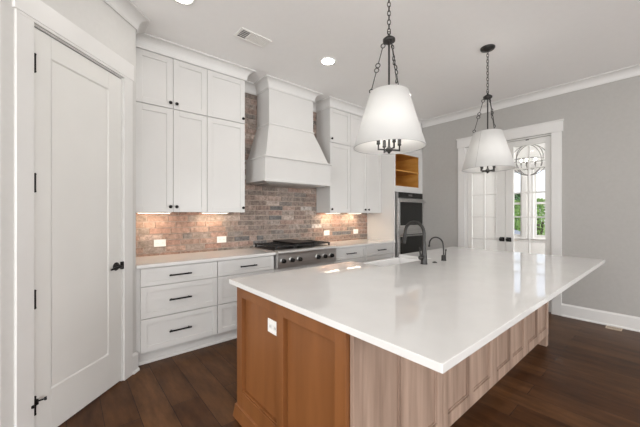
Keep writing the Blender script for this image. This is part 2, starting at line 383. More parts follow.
b.lathe([(.0, -.004), (.033, -.004), (.033, .0), (.028, .006), (.012, .010), (.011, .045), (.0, .045)], (hx, 0, hz), 28, 'y'); 
b.v = [(v[0], -v[1] + .0, v[2]) for v in b.v]
b.tube([(hx, -.04, hz), (hx - .02, -.047, hz), (hx - .06, -.047, hz - .002), (hx - .105, -.044, hz - .008)], [.011, .011, .009, .007], 12)
build('door_lever', b, 'black', d)
b = MB(); b.box(x1 - .012, x1 + .012, -.012, .003, hz - .03, hz + .03); b.box(x1 - .03, x1, -.010, .0025, hz - .012, hz + .006)
build('strike_plate', b, 'black', d)

# french door casing and jambs
b = MB()
b.box(RX - .018, RX, .985, 1.095, 0, 2.475); b.box(RX - .018, RX, 2.265, 2.375, 0, 2.475)
b.box(RX - .024, RX, .970, 2.390, 2.475, 2.612); b.box(RX - .034, RX, .960, 2.400, 2.612, 2.630)
struct('trim_5', b, 'trim', bevel=.002)
b = MB(); b.box(RX, RX + .12, 1.0955, 1.103, 0, 2.465); b.box(RX, RX + .12, 2.236, 2.2645, 0, 2.465); b.box(RX, RX + .12, 1.103, 2.236, 2.450, 2.4645)
struct('trim_6', b, 'trim')
def french(n, y0, y1, ga, gb, knob_y):
    r = sthing('door_%d' % n, (RX + .02, y0, 0)); xa, xb = RX + .02, RX + .06
    mk = lambda: MB(off=r.location)
    z0, z1 = .26, 2.362
    f = mk(); f.box(xa, xb, y0, ga, .012, 2.445); f.box(xa, xb, gb, y1, .012, 2.445); f.box(xa, xb, ga, gb, .012, z0); f.box(xa, xb, ga, gb, z1, 2.445)
    build('door_frame', f, 'door', r, .003)
    f = mk(); ym = (ga + gb) / 2; f.box(xa + .004, xb - .004, ym - .010, ym + .010, z0, z1)
    for z in (2.03, 1.675, 1.321, .968, .614):
        f.box(xa + .004, xb - .004, ga, ym - .010, z - .010, z + .010); f.box(xa + .004, xb - .004, ym + .010, gb, z - .010, z + .010)
    build('muntin', f, 'door', r, .003)
    f = mk(); f.box(xa + .018, xa + .022, ga, gb, z0, z1); build('glass', f, 'glass', r)
    f = mk(); f.box(xa - .009, xa, knob_y - .032, knob_y + .032, .948, 1.012)
    f.lathe([(.012, 0), (.012, -.03), (.024, -.036), (.027, -.05), (.022, -.062), (0, -.064)], (xa - .005, knob_y, .98), 20, 'x')
    build('door_knob', f, 'black', r, .002)
    f = mk(); f.box(xa - .004, xa, (y0 + y1) / 2 - .02, (y0 + y1) / 2 + .02, 2.43, 2.444); build('ball_catch', f, 'bronze', r)
french(2, 1.1065, 1.6655, 1.176, 1.562, 1.622)
french(3, 1.6705, 2.2325, 1.785, 2.166, 1.714)

# ------------------------------------------------------------------ brick cladding on the back wall
b = MB(); rh, bl = .0672, .213; nrow = 0; z = CT - .034
tones = [(.33, .225, .185), (.30, .215, .18), (.37, .265, .22), (.27, .205, .175), (.235, .19, .165), (.40, .32, .28), (.215, .19, .175), (.30, .25, .22), (.16, .16, .165), (.48, .45, .43), (.34, .22, .18)]
while z < CZ - .01:
    xx = .465 - random.uniform(0, 1) * bl if nrow % 2 else .465 - bl * random.choice((.1, .5))
    while xx < 4.21:
        L = bl * random.choice((1, 1, 1, .5, .98, 1.03)); x0, x1_ = max(xx + .004, .466), min(xx + L - .004, 4.208); top = min(z + rh - .009, CZ - .002)
        if x1_ - x0 > .01:
            cx = (x0 + x1_) / 2; wts = [3, 3, 3, 2.4, 1.6, 1.6, 1.2, 1.6, .45, .6, 2.5]
            if 1.45 < cx < 3.05: wts = [1.2, 1.6, 1, 2.6, 3.2, 1.0, 2.6, 2.6, 1.0, .7, .8]
            c = random.choices(tones, wts)[0]
            if 1.5 < cx < 3.0: gq = sum(c) / 3 * .93; c = (c[0] * .6 + gq * .43, c[1] * .6 + gq * .39, c[2] * .6 + gq * .36); g = random.uniform(.85, 1.15); c = tuple(min(1, q * g) for q in c)
            dz = [random.uniform(-.0022, .0022) for _ in range(4)]; pr_ = random.uniform(.0, .004)
            yb, yf = BY, BY - .018 - pr_
            b.add([(x0, yb, z + dz[0]), (x1_, yb, z + dz[1]), (x1_, yb, top + dz[2]), (x0, yb, top + dz[3]), (x0 + .002, yf, z + dz[0] + .002), (x1_ - .002, yf, z + dz[1] + .002), (x1_ - .002, yf, top + dz[2] - .002), (x0 + .002, yf, top + dz[3] - .002)],
                  [(4, 5, 6, 7), (0, 1, 5, 4), (1, 2, 6, 5), (2, 3, 7, 6), (3, 0, 4, 7)], col=c)
        xx += L
    z += rh; nrow += 1
br = thing('brick_backsplash', 'mottled pink and grey brick wall covering between counter, hood and white upper cabinets', 'backsplash', (2.35, BY, CT))
b.v = [tuple(Vector(v) - br.location) for v in b.v]
build('brick_face', b, 'brick', br)
b = MB(off=br.location); b.box(.4645, 4.213, BY - .013, BY - .0005, CT + .002, CZ - .002); build('mortar_bed', b, 'mortar', br)
BF = BY - .022

# ------------------------------------------------------------------ cabinet builders
def pull(parent, off, xc, yf, z, L=.185, name='drawer_pull'):
    b = MB(off=off); b.tube([(xc - L / 2, yf - .032, z), (xc + L / 2, yf - .032, z)], .0075, 10)
    for s in (-1, 1):
        b.tube([(xc + s * (L / 2 - .014), yf - .032, z), (xc + s * (L / 2 - .014), yf, z)], .0058, 10); b.ball((xc + s * L / 2, yf - .032, z), .0085, 12, 8)
    return build(name, b, 'black', parent)
def knob(parent, off, xc, yf, z, name='knob'):
    b = MB(off=off); b.lathe([(.006, 0), (.006, -.014), (.0155, -.018), (.017, -.024), (.013, -.030), (0, -.031)], (xc, yf, z), 18, 'y')
    return build(name, b, 'black', parent)
def base_unit(x0, x1, label, fronts, flush_left=0):
    """white drawer base; fronts: list of (z0, z1)"""
    r = thing('base_cabinet', label, 'cabinet', ((x0 + x1) / 2, FY + .3, 0), group='white base cabinets along the brick wall'); o = r.location
    b = MB(off=o); b.box(x0 + .0008, x1 - .0008, FY + .022, BY - .005, .125, CT - .0305); b.box(x0 + .0008, x1 - .0008, FY + .075, BY - .005, 0, .125)
    build('cabinet_body', b, 'paint', r)
    for z0, z1 in fronts:
        b = MB(off=o); small = z1 - z0 < .2
        b.shaker(x0 + (.038 if x0 < .5 else .004), x1 - .004, z0, z1, FY, st=.05, rail=.038 if small else .05)
        f = build('drawer', b, 'paint', r, .0015); pull(f, o, (x0 + x1) / 2, FY, (z0 + z1) / 2 + .0)
    return r
DR = [(.715, .874), (.427, .709), (.128, .421)]
base_unit(.465, 1.194, 'white three-drawer base cabinet next to the pantry door', DR)
base_unit(1.194, 1.872, 'white three-drawer base cabinet just left of the cooktop', DR)
base_unit(2.812, 3.497, 'white three-drawer base cabinet just right of the cooktop', DR)
base_unit(3.497, 4.213, 'white three-drawer base cabinet against the tall oven cabinet', DR)
r = thing('base_cabinet', 'white two-door cabinet directly under the steel cooktop', 'cabinet', (2.342, FY + .3, 0), group='white base cabinets along the brick wall'); o = r.location
b = MB(off=o); b.box(1.873, 2.811, FY + .022, BY - .005, .125, .714); b.box(1.873, 2.811, FY + .075, BY - .005, 0, .125); build('cabinet_body', b, 'paint', r)
for xa, xb, kx in ((1.875, 2.340, 2.31), (2.344, 2.809, 2.374)):
    b = MB(off=o); b.shaker(xa, xb, .128, .708, FY); f = build('door', b, 'paint', r, .0015); knob(f, o, kx, FY, .66)
# toe moulding on the floor
b = MB(); b.box(.465, 4.213, FY + .058, FY + .0745, 0, .028); struct('trim_7', b, 'trim', bevel=.004)

# worktops
def counter(x0, x1, label):
    b = MB(); b.box(x0, x1, 3.022, BF - .002, CT - .03, CT)
    o = build('countertop', MBshift(b, (x0, 3.022, CT - .03)), 'quartz', bevel=.003, loc=(x0, 3.022, CT - .03)); return tag(o, label, 'countertop')
def MBshift(b, off):
    b.v = [tuple(Vector(v) - Vector(off)) for v in b.v]; return b
counter(.465, 1.876, 'white stone counter between pantry wall and cooktop')
counter(2.808, 4.212, 'white stone counter between cooktop and tall oven cabinet')

# ------------------------------------------------------------------ upper cabinets
ZB, ZS, ZT = 1.383, 2.437, 2.953
def upper_unit(x0, x1, label, cols, right_end=False):
    r = thing('upper_cabinet', label, 'cabinet', ((x0 + x1) / 2, UY + .15, ZB), group='white upper cabinets on the brick wall'); o = r.location
    b = MB(off=o); b.box(x0 + .0008, x1 - .0008, UY + .022, BF - .002, ZB + .002, CZ - .002); b.box(x0 + .0008, x1 - .0008, UY + .0, UY + .022, ZT + .004, CZ - .002)
    build('cabinet_body', b, 'paint', r)
    for xa, xb, kx in cols:
        for z0, z1, kz in ((ZB, ZS - .004, 1.437), (ZS + .004, ZT, 2.492)):
            b = MB(off=o); b.shaker(xa + (.040 if xa < .5 else .0025), xb - .0025, z0, z1, UY, st=.058); f = build('door', b, 'paint', r, .0015); knob(f, o, kx, UY, kz)
    return r
upper_unit(.465, 1.184, 'white upper cabinet with two tall doors beside the pantry wall', [(.465, .838, .809), (.838, 1.184, .868)])
upper_unit(1.184, 1.633, 'white single-column upper cabinet just left of the range hood', [(1.184, 1.633, 1.603)])
upper_unit(3.0, 3.437, 'white single-column upper cabinet just right of the range hood', [(3.0, 3.437, 3.030)])
upper_unit(3.437, 4.213, 'white two-door-wide upper cabinet against the tall oven cabinet', [(3.437, 3.822, 3.775), (3.822, 4.213, 3.862)])
cp = crown(.115, .095)
b = MB(); b.sweep([(.465, UY - .0005), (1.6335, UY - .0005), (1.6335, BF), (1.9625, BF), (1.9625, UY - .0005), (2.6775, UY - .0005), (2.6775, BF), (2.9995, BF), (2.9995, UY - .0005), (4.105, UY - .0005)], cp); struct('trim_8', b, 'trim')

# under-cabinet lights
def strip_light(x, label, power):
    r = thing('under_cabinet_light', label, 'light', (x, 3.50, ZB), group='warm lights under the upper cabinets'); o = r.location
    b = MB(off=o); b.box(x - .16, x + .16, 3.485, 3.515, ZB - .012, ZB + .0015); build('housing', b, 'plastic', r, .002)
    b = MB(off=o); b.box(x - .145, x + .145, 3.490, 3.510, ZB - .0145, ZB - .012); build('lens', b, 'strip', r)
    l = bpy.data.lights.new('strip_glow', 'AREA'); l.shape = 'RECTANGLE'; l.size = .28; l.size_y = .02; l.energy = power; l.color = (1, .78, .56)
    lo = bpy.data.objects.new('strip_glow', l); C.objects.link(lo); lo.parent = r; lo.location = (0, 0.01, -.018); lo.rotation_euler = (math.radians(12), 0, 0)
strip_light(.70, 'warm light bar under the cabinet beside the pantry wall', 1.3)
strip_light(1.34, 'warm light bar under the cabinet left of the hood', 1.3)
strip_light(3.22, 'warm light bar under the cabinet right of the hood', 2.0)
strip_light(3.72, 'warm light bar under the cabinet beside the oven cabinet', 2.0)

# ------------------------------------------------------------------ range hood
r = thing('range_hood', 'large white flared wooden range hood over the cooktop', 'range hood', (2.32, 3.4, 1.755)); o = r.location; hc = 2.32
def ring(hw, yf, z): return [(hc - hw, yf, z), (hc + hw, yf, z), (hc + hw, BF - .003, z), (hc - hw, BF - .003, z)]
b = MB(off=o); b.loft([ring(.500, 3.155, 2.062), ring(.465, 3.192, 2.17), ring(.425, 3.238, 2.30), ring(.385, 3.288, 2.43), ring(.357, UY, 2.515), ring(.357, UY, CZ - .002)]); build('chimney', b, 'paint', r)
b = MB(off=o); b.box(hc - .520, hc + .520, 3.135, BF - .003, 1.765, 2.050)
b.box(hc - .530, hc + .530, 3.125, 3.135, 1.755, 1.785)
build('apron_box', b, 'paint', r, .002)
path = lambda hw, yf: [(hc - hw, BF - .003), (hc - hw, yf), (hc + hw, yf), (hc + hw, BF - .003)]
def led(p, prof): return [(q[0], q[1]) for q in p][::-1] if False else p
b = MB(off=o)
rp = lambda hw, yf: [(hc + hw, BF - .003), (hc + hw, yf), (hc - hw, yf), (hc - hw, BF - .003)][::-1]
b.sweep(rp(.520, 3.135), [(-.03, 2.045), (.012, 2.045), (.018, 2.055), (.012, 2.066), (-.03, 2.070)]); build('lower_moulding', b, 'paint', r)
b = MB(off=o); b.sweep(rp(.357, UY), [(-.01, 2.500), (.012, 2.503), (.016, 2.512), (.010, 2.522), (-.01, 2.524)]); build('middle_moulding', b, 'paint', r)
b = MB(off=o); b.box(hc - .47, hc + .47, 3.19, BF - .06, 1.745, 1.766); build('steel_liner', b, 'steel', r, .004)
b = MB(off=o)
for k in range(2): b.box(hc - .40 + k * .41, hc - .01 + k * .41, 3.26, 3.55, 1.738, 1.746)
build('filter', b, 'nickel', r)

# ------------------------------------------------------------------ cooktop
r = thing('cooktop', 'stainless steel six-knob gas rangetop with black grates set in the counter', 'cooktop', (2.342, 3.3, .72)); o = r.location; xa, xb = 1.879, 2.805
b = MB(off=o); b.box(xa, xb, 3.03, BF - .02, .716, .925); build('cooktop_body', b, 'steel', r, .002)
b = MB(off=o)
prof = [(3.03, .716), (2.985, .722), (2.975, .88), (2.970, .905), (2.975, .925), (2.99, .935), (3.06, .935), (3.06, .90)]
b.loft([[(x, y, z) for y, z in prof] for x in (xa, xb)]); build('control_panel', b, 'steel', r, .002)
for kx in (1.945, 2.07, 2.185, 2.475, 2.59, 2.71):
    b = MB(off=o); b.lathe([(.034, 0), (.034, -.005), (.029, -.008), (.028, -.012), (0, -.012)], (kx, 2.981, .812), 24, 'y'); k = build('knob_bezel', b, 'steel', r)
    b = MB(off=o); b.lathe([(.026, -.012), (.024, -.042), (.020, -.048), (0, -.048)], (kx, 2.981, .812), 24, 'y'); b.box(kx - .004, kx + .004, 2.925, 2.936, .795, .830); build('knob', b, 'black', k)
b = MB(off=o); b.box(xa + .02, xb - .02, 3.07, BF - .05, .925, .932); build('burner_pan', b, 'iron', r)
for i in range(3):
    gx0 = xa + .025 + i * .294; gx1 = gx0 + .286; b = MB(off=o); y0, y1 = 3.075, BF - .055
    for xx in (gx0 + .006, (gx0 + gx1) / 2, gx1 - .006): b.box(xx - .006, xx + .006, y0, y1, .963, .977)
    for yy in [y0 + .006 + j * (y1 - y0 - .012) / 6 for j in range(7)]: b.box(gx0, gx1, yy - .005, yy + .005, .963, .975)
    for xx in (gx0 + .01, gx1 - .01):
        for yy in (y0 + .01, y1 - .01): b.box(xx - .008, xx + .008, yy - .008, yy + .008, .932, .963)
    build('grate', b, 'iron', r)
    for yy in (3.20, 3.46):
        b = MB(off=o); b.lathe([(.05, .932), (.048, .938), (.03, .942), (0, .943)], ((gx0 + gx1) / 2, yy, 0), 20); build('burner', b, 'iron', r)
b = MB(off=o); b.box(2.19, 2.50, 3.08, 3.60, .9775, 1.0); build('griddle_cover', b, 'black', r, .004)
b = MB(off=o); b.box(xa + .01, xb - .01, BF - .05, BF - .025, .925, .955); build('back_trim', b, 'steel', r, .003)

# ------------------------------------------------------------------ tall oven cabinet, double oven
TX0, TX1 = 4.214, 5.078
r = thing('oven_cabinet', 'tall white cabinet with open maple niche housing the double oven', 'cabinet', (4.65, 3.35, 0)); o = r.location
b = MB(off=o)
b.box(TX0, TX0 + .02, FY, BY - .004, .0, CZ - .002); b.box(TX1 - .02, TX1, FY, BY - .004, 0, CZ - .002); b.box(TX0 + .02, TX1 - .02, BY - .02, BY - .004, 0, CZ - .002)
b.box(TX0 + .02, TX1 - .02, FY, BY - .02, 1.745, 1.845); b.box(TX0 + .02, TX1 - .02, FY, BY - .02, 2.405, 2.445)
b.box(TX0 + .02, TX1 - .02, FY + .022, BY - .02, 2.445, CZ - .002); b.box(TX0 + .02, TX1 - .02, FY, FY + .022, 2.957, CZ - .002)
b.box(4.97, TX1 - .02, FY, FY + .02, 1.845, 2.405); b.box(TX0 + .02, TX0 + .03, FY, FY + .02, 1.845, 2.405)
b.box(TX0 + .02, TX1 - .02, FY + .022, BY - .02, .12, .42); b.box(TX0 + .02, TX1 - .02, FY + .075, BY - .02, 0, .12)
build('cabinet_body', b, 'paint', r, .001)
b = MB(off=o); ya = FY + .022
b.box(TX0 + .0305, 4.9695, BY - .04, BY - .0205, 1.8455, 2.4045); b.box(TX0 + .0205, TX0 + .0305, ya, BY - .04, 1.8455, 2.4045); b.box(4.9695, 4.98, ya, BY - .04, 1.8455, 2.4045)
b.box(TX0 + .0305, 4.9695, ya - .02, BY - .04, 1.8455, 1.850); b.box(TX0 + .0305, 4.9695, ya, BY - .04, 2.400, 2.4045); build('niche_lining', b, 'maple_light', r)
b = MB(off=o); b.box(TX0 + .031, 4.969, FY + .01, BY - .041, 2.105, 2.124); build('shelf', b, 'maple_light', r)
for p, q, kx in ((TX0 + .002, 4.645, 4.612), (4.649, TX1 - .003, 4.682)):
    b = MB(off=o); b.shaker(p, q, 2.449, 2.953, FY, st=.058); f = build('door', b, 'paint', r, .0015); knob(f, o, kx, FY, 2.50)
b = MB(off=o); b.shaker(TX0 + .003, TX1 - .003, .128, .42, FY); f = build('drawer', b, 'paint', r, .0015); pull(f, o, 4.646, FY, .28)
b = MB(); b.sweep([(TX0 - .0005, UY - .1), (TX0 - .0005, FY - .0005), (TX1 - .10, FY - .0005)], cp); struct('trim_10', b, 'trim')

r = thing('double_oven', 'stainless steel and black glass double wall oven in the tall cabinet', 'oven', (4.65, 3.3, .43)); o = r.location; ox0, ox1 = 4.262, 5.050
b = MB(off=o); b.box(ox0 + .01, ox1 - .01, FY + .003, BY - .08, .425, 1.740); b.box(ox0, ox1, FY - .008, FY - .001, .425, 1.742); build('oven_body', b, 'steel', r)
b = MB(off=o); b.box(ox0 + .05, ox1 - .01, FY - .028, FY - .009, 1.640, 1.738); build('control_panel', b, 'oven_glass', r, .002)
b = MB(off=o); b.box(4.58, 4.70, FY - .0285, FY - .028, 1.675, 1.71); build('display', b, 'slot', r)
for z0, z1 in ((1.08, 1.630), (.50, 1.045)):
    b = MB(off=o); b.box(ox0 + .004, ox1 - .004, FY - .035, FY - .009, z0, z1); dd = build('oven_door', b, 'steel', r, .003)
    b = MB(off=o); b.box(ox0 + .07, ox1 - .035, FY - .0375, FY - .0352, z0 + (.09 if z0 > 1 else .06), z1 - .035); build('door_glass', b, 'oven_glass', dd)
    b = MB(off=o); hz = z1 - .052; b.tube([(ox0 + .02, FY - .085, hz), (ox1 - .02, FY - .085, hz)], .012, 14)
    for hx in (ox0 + .05, ox1 - .05): b.tube([(hx, FY - .085, hz), (hx, FY - .034, hz)], .009, 10)
    build('handle', b, 'steel', dd)

# ------------------------------------------------------------------ wall outlets
def outlet(name, label, x, z, m=None, gang=True, w_=.118, h_=.078):
    """horizontal cover plate facing -y; optional matrix re-orients it"""
    r = thing(name, label, 'outlet', (x, BF, z), group='white outlets on the brick')
    b = MB(); b.box(-w_ / 2, w_ / 2, -.006, -.0, -h_ / 2, h_ / 2); p = build('cover_plate', b, 'plastic', r, .002)
    for s in (-1, 1):
        b = MB(); b.box(s * .024 - .016, s * .024 + .016, -.0085, -.006, -.014, .014); q = build('receptacle', b, 'plastic', r, .001)
        b = MB(); b.box(s * .024 - .007, s * .024 - .005, -.0088, -.0085, -.006, .004); b.box(s * .024 + .005, s * .024 + .007, -.0088, -.0085, -.006, .004); build('slot', b, 'slot', q)
    return r
outlet('wall_outlet', 'white outlet on pink brick nearest the pantry wall', .783, 1.046)
outlet('wall_outlet', 'white outlet on brick between pantry and cooktop, nearer the cooktop', 1.475, 1.048)
outlet('wall_outlet', 'white outlet on brick just right of the cooktop', 3.214, 1.060)
outlet('wall_outlet', 'white outlet on brick closest to the tall oven cabinet', 3.895, 1.058)

# ------------------------------------------------------------------ island
IX0, IX1, IY0, IY1 = .880, 3.84, .853, 1.910
r = thing('island_cabinet', 'honey-stained maple island base with framed end panel', 'cabinet', (2.3, 1.4, 0)); o = r.location
b = MB(off=o)
b.box(IX0 + .0325, IX1 - .002, IY0 + .30, IY1 - .022, .10, .60); b.box(IX0 + .0325, 2.03, IY0 + .30, IY1 - .022, .60, CT - .031); b.box(2.87, IX1 - .002, IY0 + .30, IY1 - .022, .60, CT - .031)
b.box(2.03, 2.87, IY0 + .30, 1.57, .60, CT - .031); b.box(IX0 + .05, IX1 - .05, IY0 + .30, IY1 - .09, 0, .10)
build('cabinet_body', b, 'maple', r)
# end panel facing -x : local x = -y direction
EM = Matrix.Translation((IX0, 0, 0)) @ Matrix.Rotation(-PI / 2, 4, 'Z')   # local (u, d, z): world y = -u, world x = IX0 + d
b = MB(off=o, mtx=EM)
def eb(y0, y1, d0, d1, z0, z1): b.box(-y1, -y0, d0, d1, z0, z1)
zt = CT - .031
eb(1.835, IY1, 0, .032, 0, zt); eb(1.345, 1.412, 0, .032, .0, zt); eb(IY0 + .024, .945, 0, .032, 0, zt)
for p, q in ((1.412, 1.835), (.945, 1.345)):
    eb(p, q, 0, .032, .0, .195); eb(p, q, 0, .032, .812, zt); eb(p + .002, q - .002, .026, .032, .197, .810)
    eb(p, q, .008, .026, .195, .203)
build('end_panel', b, 'maple', r, .0015)
b = MB(off=o); b.sweep([(IX0, IY0 + .024), (IX0, IY1), (IX0 + .03, IY1)], [(-.0, 0), (-.020, 0), (-.020, .012), (-.012, .055), (-.010, .085), (-.0, .088)])
build('base_moulding', b, 'maple', r)
# aisle side doors and drawers facing +y
YM = Matrix.Translation((0, IY1, 0)) @ Matrix.Rotation(PI, 4, 'Z')
def aisle(name, x0, x1, z0, z1, hk):
    b = MB(off=o, mtx=YM); b.shaker(-x1 + .002, -x0 - .002, z0, z1, 0); f = build(name, b, 'oak', r, .0015)
    b = MB(off=o, mtx=YM); c = -(x0 + x1) / 2
    if hk == 'pull':
        zz = (z0 + z1) / 2; b.tube([(c - .09, -.032, zz), (c + .09, -.032, zz)], .006, 10)
        for s in (-1, 1): b.tube([(c + s * .075, -.032, zz), (c + s * .075, 0, zz)], .0055, 10)
        build('drawer_pull', b, 'black', f)
    else:
        b.lathe([(.006, 0), (.006, -.014), (.016, -.018), (.016, -.026), (0, -.03)], (-hk, 0, z1 - .05), 18, 'y'); build('knob', b, 'black', f)
for x0, x1 in ((.91, 1.47), (3.22, 3.82)):
    for z0, z1 in DR: aisle('drawer', x0, x1, z0, z1, 'pull')
aisle('door', 1.47, 2.03, .128, .874, 1.98); aisle('door', 2.03, 2.45, .128, .61, 2.40); aisle('door', 2.45, 2.87, .128, .61, 2.50); aisle('door', 2.87, 3.22, .128, .874, 2.92)

# seating side: washed oak panelled cabinets
edges = [.884, 1.638, 2.376, 3.114, 3.836]
olabels = ['washed oak island cabinet nearest the camera, next to the maple end panel', 'washed oak island cabinet, second from the camera under the overhang',
           'washed oak island cabinet, third from the camera under the overhang', 'washed oak island cabinet farthest from the camera, by the french doors']
for i, lab in enumerate(olabels):
    x0, x1 = edges[i] + (.018 if i == 0 else .002), edges[i + 1] - .003
    r = thing('seating_side_cabinet', lab, 'cabinet', ((x0 + x1) / 2, IY0 + .15, 0), group='washed oak cabinets on the seating side'); o = r.location
    xs = x0 + (.013 if i == 0 else 0)
    b = MB(off=o); b.box(xs, x1, IY0 + .022, IY0 + .298, .115, CT - .031); b.box(xs, x1 , IY0 + .08, IY0 + .298, 0, .115)
    if i == 3: b.box(x1 - .06, x1, IY0 + .003, IY0 + .08, 0, .115)
    build('cabinet_body', b, 'oak', r)
    b = MB(off=o); st = .058; xm = (x0 + x1) / 2
    for p, q in ((x0, x0 + st), (xm - .032, xm + .032), (x1 - st, x1)): b.box(p, q, IY0, IY0 + .0215, .115, CT - .031)
    for p, q in ((x0 + st, xm - .032), (xm + .032, x1 - st)):
        b.box(p, q, IY0, IY0 + .0215, .115, .195); b.box(p, q, IY0, IY0 + .0215, .815, CT - .031)
    build('face_frame', b, 'oak', r, .002)
    for p, q in ((x0 + st, xm - .032), (xm + .032, x1 - st)):
        b = MB(off=o); b.box(p + .003, q - .003, IY0 + .015, IY0 + .0214, .198, .812)
        b.box(p + .003, p + .011, IY0 + .008, IY0 + .015, .198, .812); b.box(q - .011, q - .003, IY0 + .008, IY0 + .015, .198, .812)
        b.box(p + .011, q - .011, IY0 + .008, IY0 + .015, .198, .206)
        build('panel', b, 'oak', r, .001)

# island worktop with sink notch
tx0, tx1, ty0, ty1 = .856, 4.056, .447, 1.983
nx0, nx1, ny = 2.07, 2.83, 1.60
loc = (tx0, ty0, CT - .03)
b = MB(off=loc)
out = [(tx0, ty0), (tx1, ty0), (tx1, ty1), (nx1, ty1), (nx1, ny), (nx0, ny), (nx0, ty1), (tx0, ty1)]
n = len(out); vs = [(x, y, CT - .03) for x, y in out] + [(x, y, CT) for x, y in out]
b.add(vs, [tuple(range(n))[::-1], tuple(range(n, 2 * n))] + [(i, (i + 1) % n, n + (i + 1) % n, n + i) for i in range(n)])
tag(build('island_countertop', b, 'quartz', bevel=.002, loc=loc, seg=2), 'large glossy white quartz slab on the kitchen island', 'countertop')
r = thing('farmhouse_sink', 'white apron-front sink set into aisle side of the island', 'sink', (2.45, 1.79, .62)); o = r.location
b = MB(off=o); sx0, sx1, sy0, sy1, st, sb = 2.045, 2.855, 1.58, 2.0, .883, .635
b.box(sx0, sx1, sy0, sy1, sb, sb + .03); b.box(sx0, sx0 + .03, sy0, sy1, sb + .03, st); b.box(sx1 - .03, sx1, sy0, sy1, sb + .03, st)
b.box(sx0 + .03, sx1 - .03, sy0, sy0 + .025, sb + .03, st); b.box(sx0 + .03, sx1 - .03, sy1 - .035, sy1, sb + .03, st)
build('basin', b, 'sink', r, .006, seg=3)
b = MB(off=o); b.lathe([(.045, sb + .0305), (.045, sb + .034), (.03, sb + .032), (0, sb + .032)], (2.45, 1.79, 0), 24); build('drain', b, 'steel', r)

# main faucet
fx, fy = 2.453, 1.457
r = thing('kitchen_faucet', 'tall dark pull-down gooseneck faucet on the island top', 'faucet', (fx, fy, CT)); 
b = MB(); b.lathe([(.030, 0), (.030, .006), (.027, .012), (.026, .06), (.022, .11), (.019, .16), (.0165, .20), (.0165, .205)], n=28); build('faucet_body', b, 'gunmetal', r)
pts = [(0, 0, .20), (0, 0, .24), (0, 0, .275)]; R_ = .098
for i in range(1, 17):
    a = PI * i / 16; pts.append((0, R_ - R_ * math.cos(a), .275 + R_ * math.sin(a)))
pts.append((0, 2 * R_ + .002, .262))
b = MB(); b.tube(pts, .0145, 16); build('gooseneck', b, 'gunmetal', r)
b = MB(); b.tube([(0, 2 * R_ + .002, .265), (0, 2 * R_ + .006, .235), (0, 2 * R_ + .016, .18), (0, 2 * R_ + .017, .172)], [.0165, .018, .021, .019], 18); build('spray_head', b, 'gunmetal', r)
b = MB(); b.tube([(0, 0, .062), (-.062, 0, .062)], [.018, .016], 16); b.ball((-.062, 0, .062), .0185)
b.tube([(-.060, 0, .066), (-.066, -.002, .10), (-.080, -.004, .155)], [.007, .006, .005], 10); build('lever_handle', b, 'gunmetal', r)
# filtered water faucet
r = thing('filter_faucet', 'small dark curved drinking water faucet beside the tall faucet', 'faucet', (2.785, 1.445, CT))
b = MB(); b.lathe([(.025, 0), (.025, .004), (.022, .008), (.021, .048), (.013, .056), (.0, .057)], n=24); build('faucet_body', b, 'bronze', r)
pts = [(0, 0, .045), (0, 0, .10), (.0, .004, .14)]
for i in range(0, 15):
    a = PI * (i / 14) * .97; pts.append((0, .078 - .072 * math.cos(a), .150 + .070 * math.sin(a)))
pts.append((0, .152, .128))
b = MB(); b.tube(pts, .0065, 12); b.tube([(0, .1515, .138), (0, .153, .12)], .0095, 12); build('spout', b, 'bronze', r)
b = MB(); b.tube([(.018, 0, .035), (.033, 0, .040), (.042, 0, .095)], [.008, .006, .005], 10); b.ball((.043, 0, .098), .008); build('lever_handle', b, 'bronze', r)
b = MB(); b.lathe([(.021, 0), (.021, .005), (.017, .008), (.012, .008), (.011, .011), (0, .011)], n=24)
tag(build('air_switch_button', b, 'bronze', loc=(2.60, 1.435, CT)), 'small round dark push button on the island between the two faucets', 'button')
# island outlet
r = thing('island_outlet', 'white duplex outlet plate on the maple end panel of the island', 'outlet', (IX0 + .026, 1.480, .716), -PI / 2)
b = MB(); b.box(-.059, .059, -.006, 0, -.039, .039); build('cover_plate', b, 'plastic', r, .002)
for s in (-1, 1):
    b = MB(); b.box(s * .023 - .017, s * .023 + .017, -.0085, -.006, -.014, .014); q = build('receptacle', b, 'white_rubber', r, .001)
    b = MB()
    for zz in (0,):
        b.box(s * .024 - .007, s * .024 - .004, -.009, -.0085, zz - .006, zz + .006); b.box(s * .024 + .004, s * .024 + .007, -.009, -.0085, zz - .006, zz + .006)
    build('slot', b, 'slot', q)

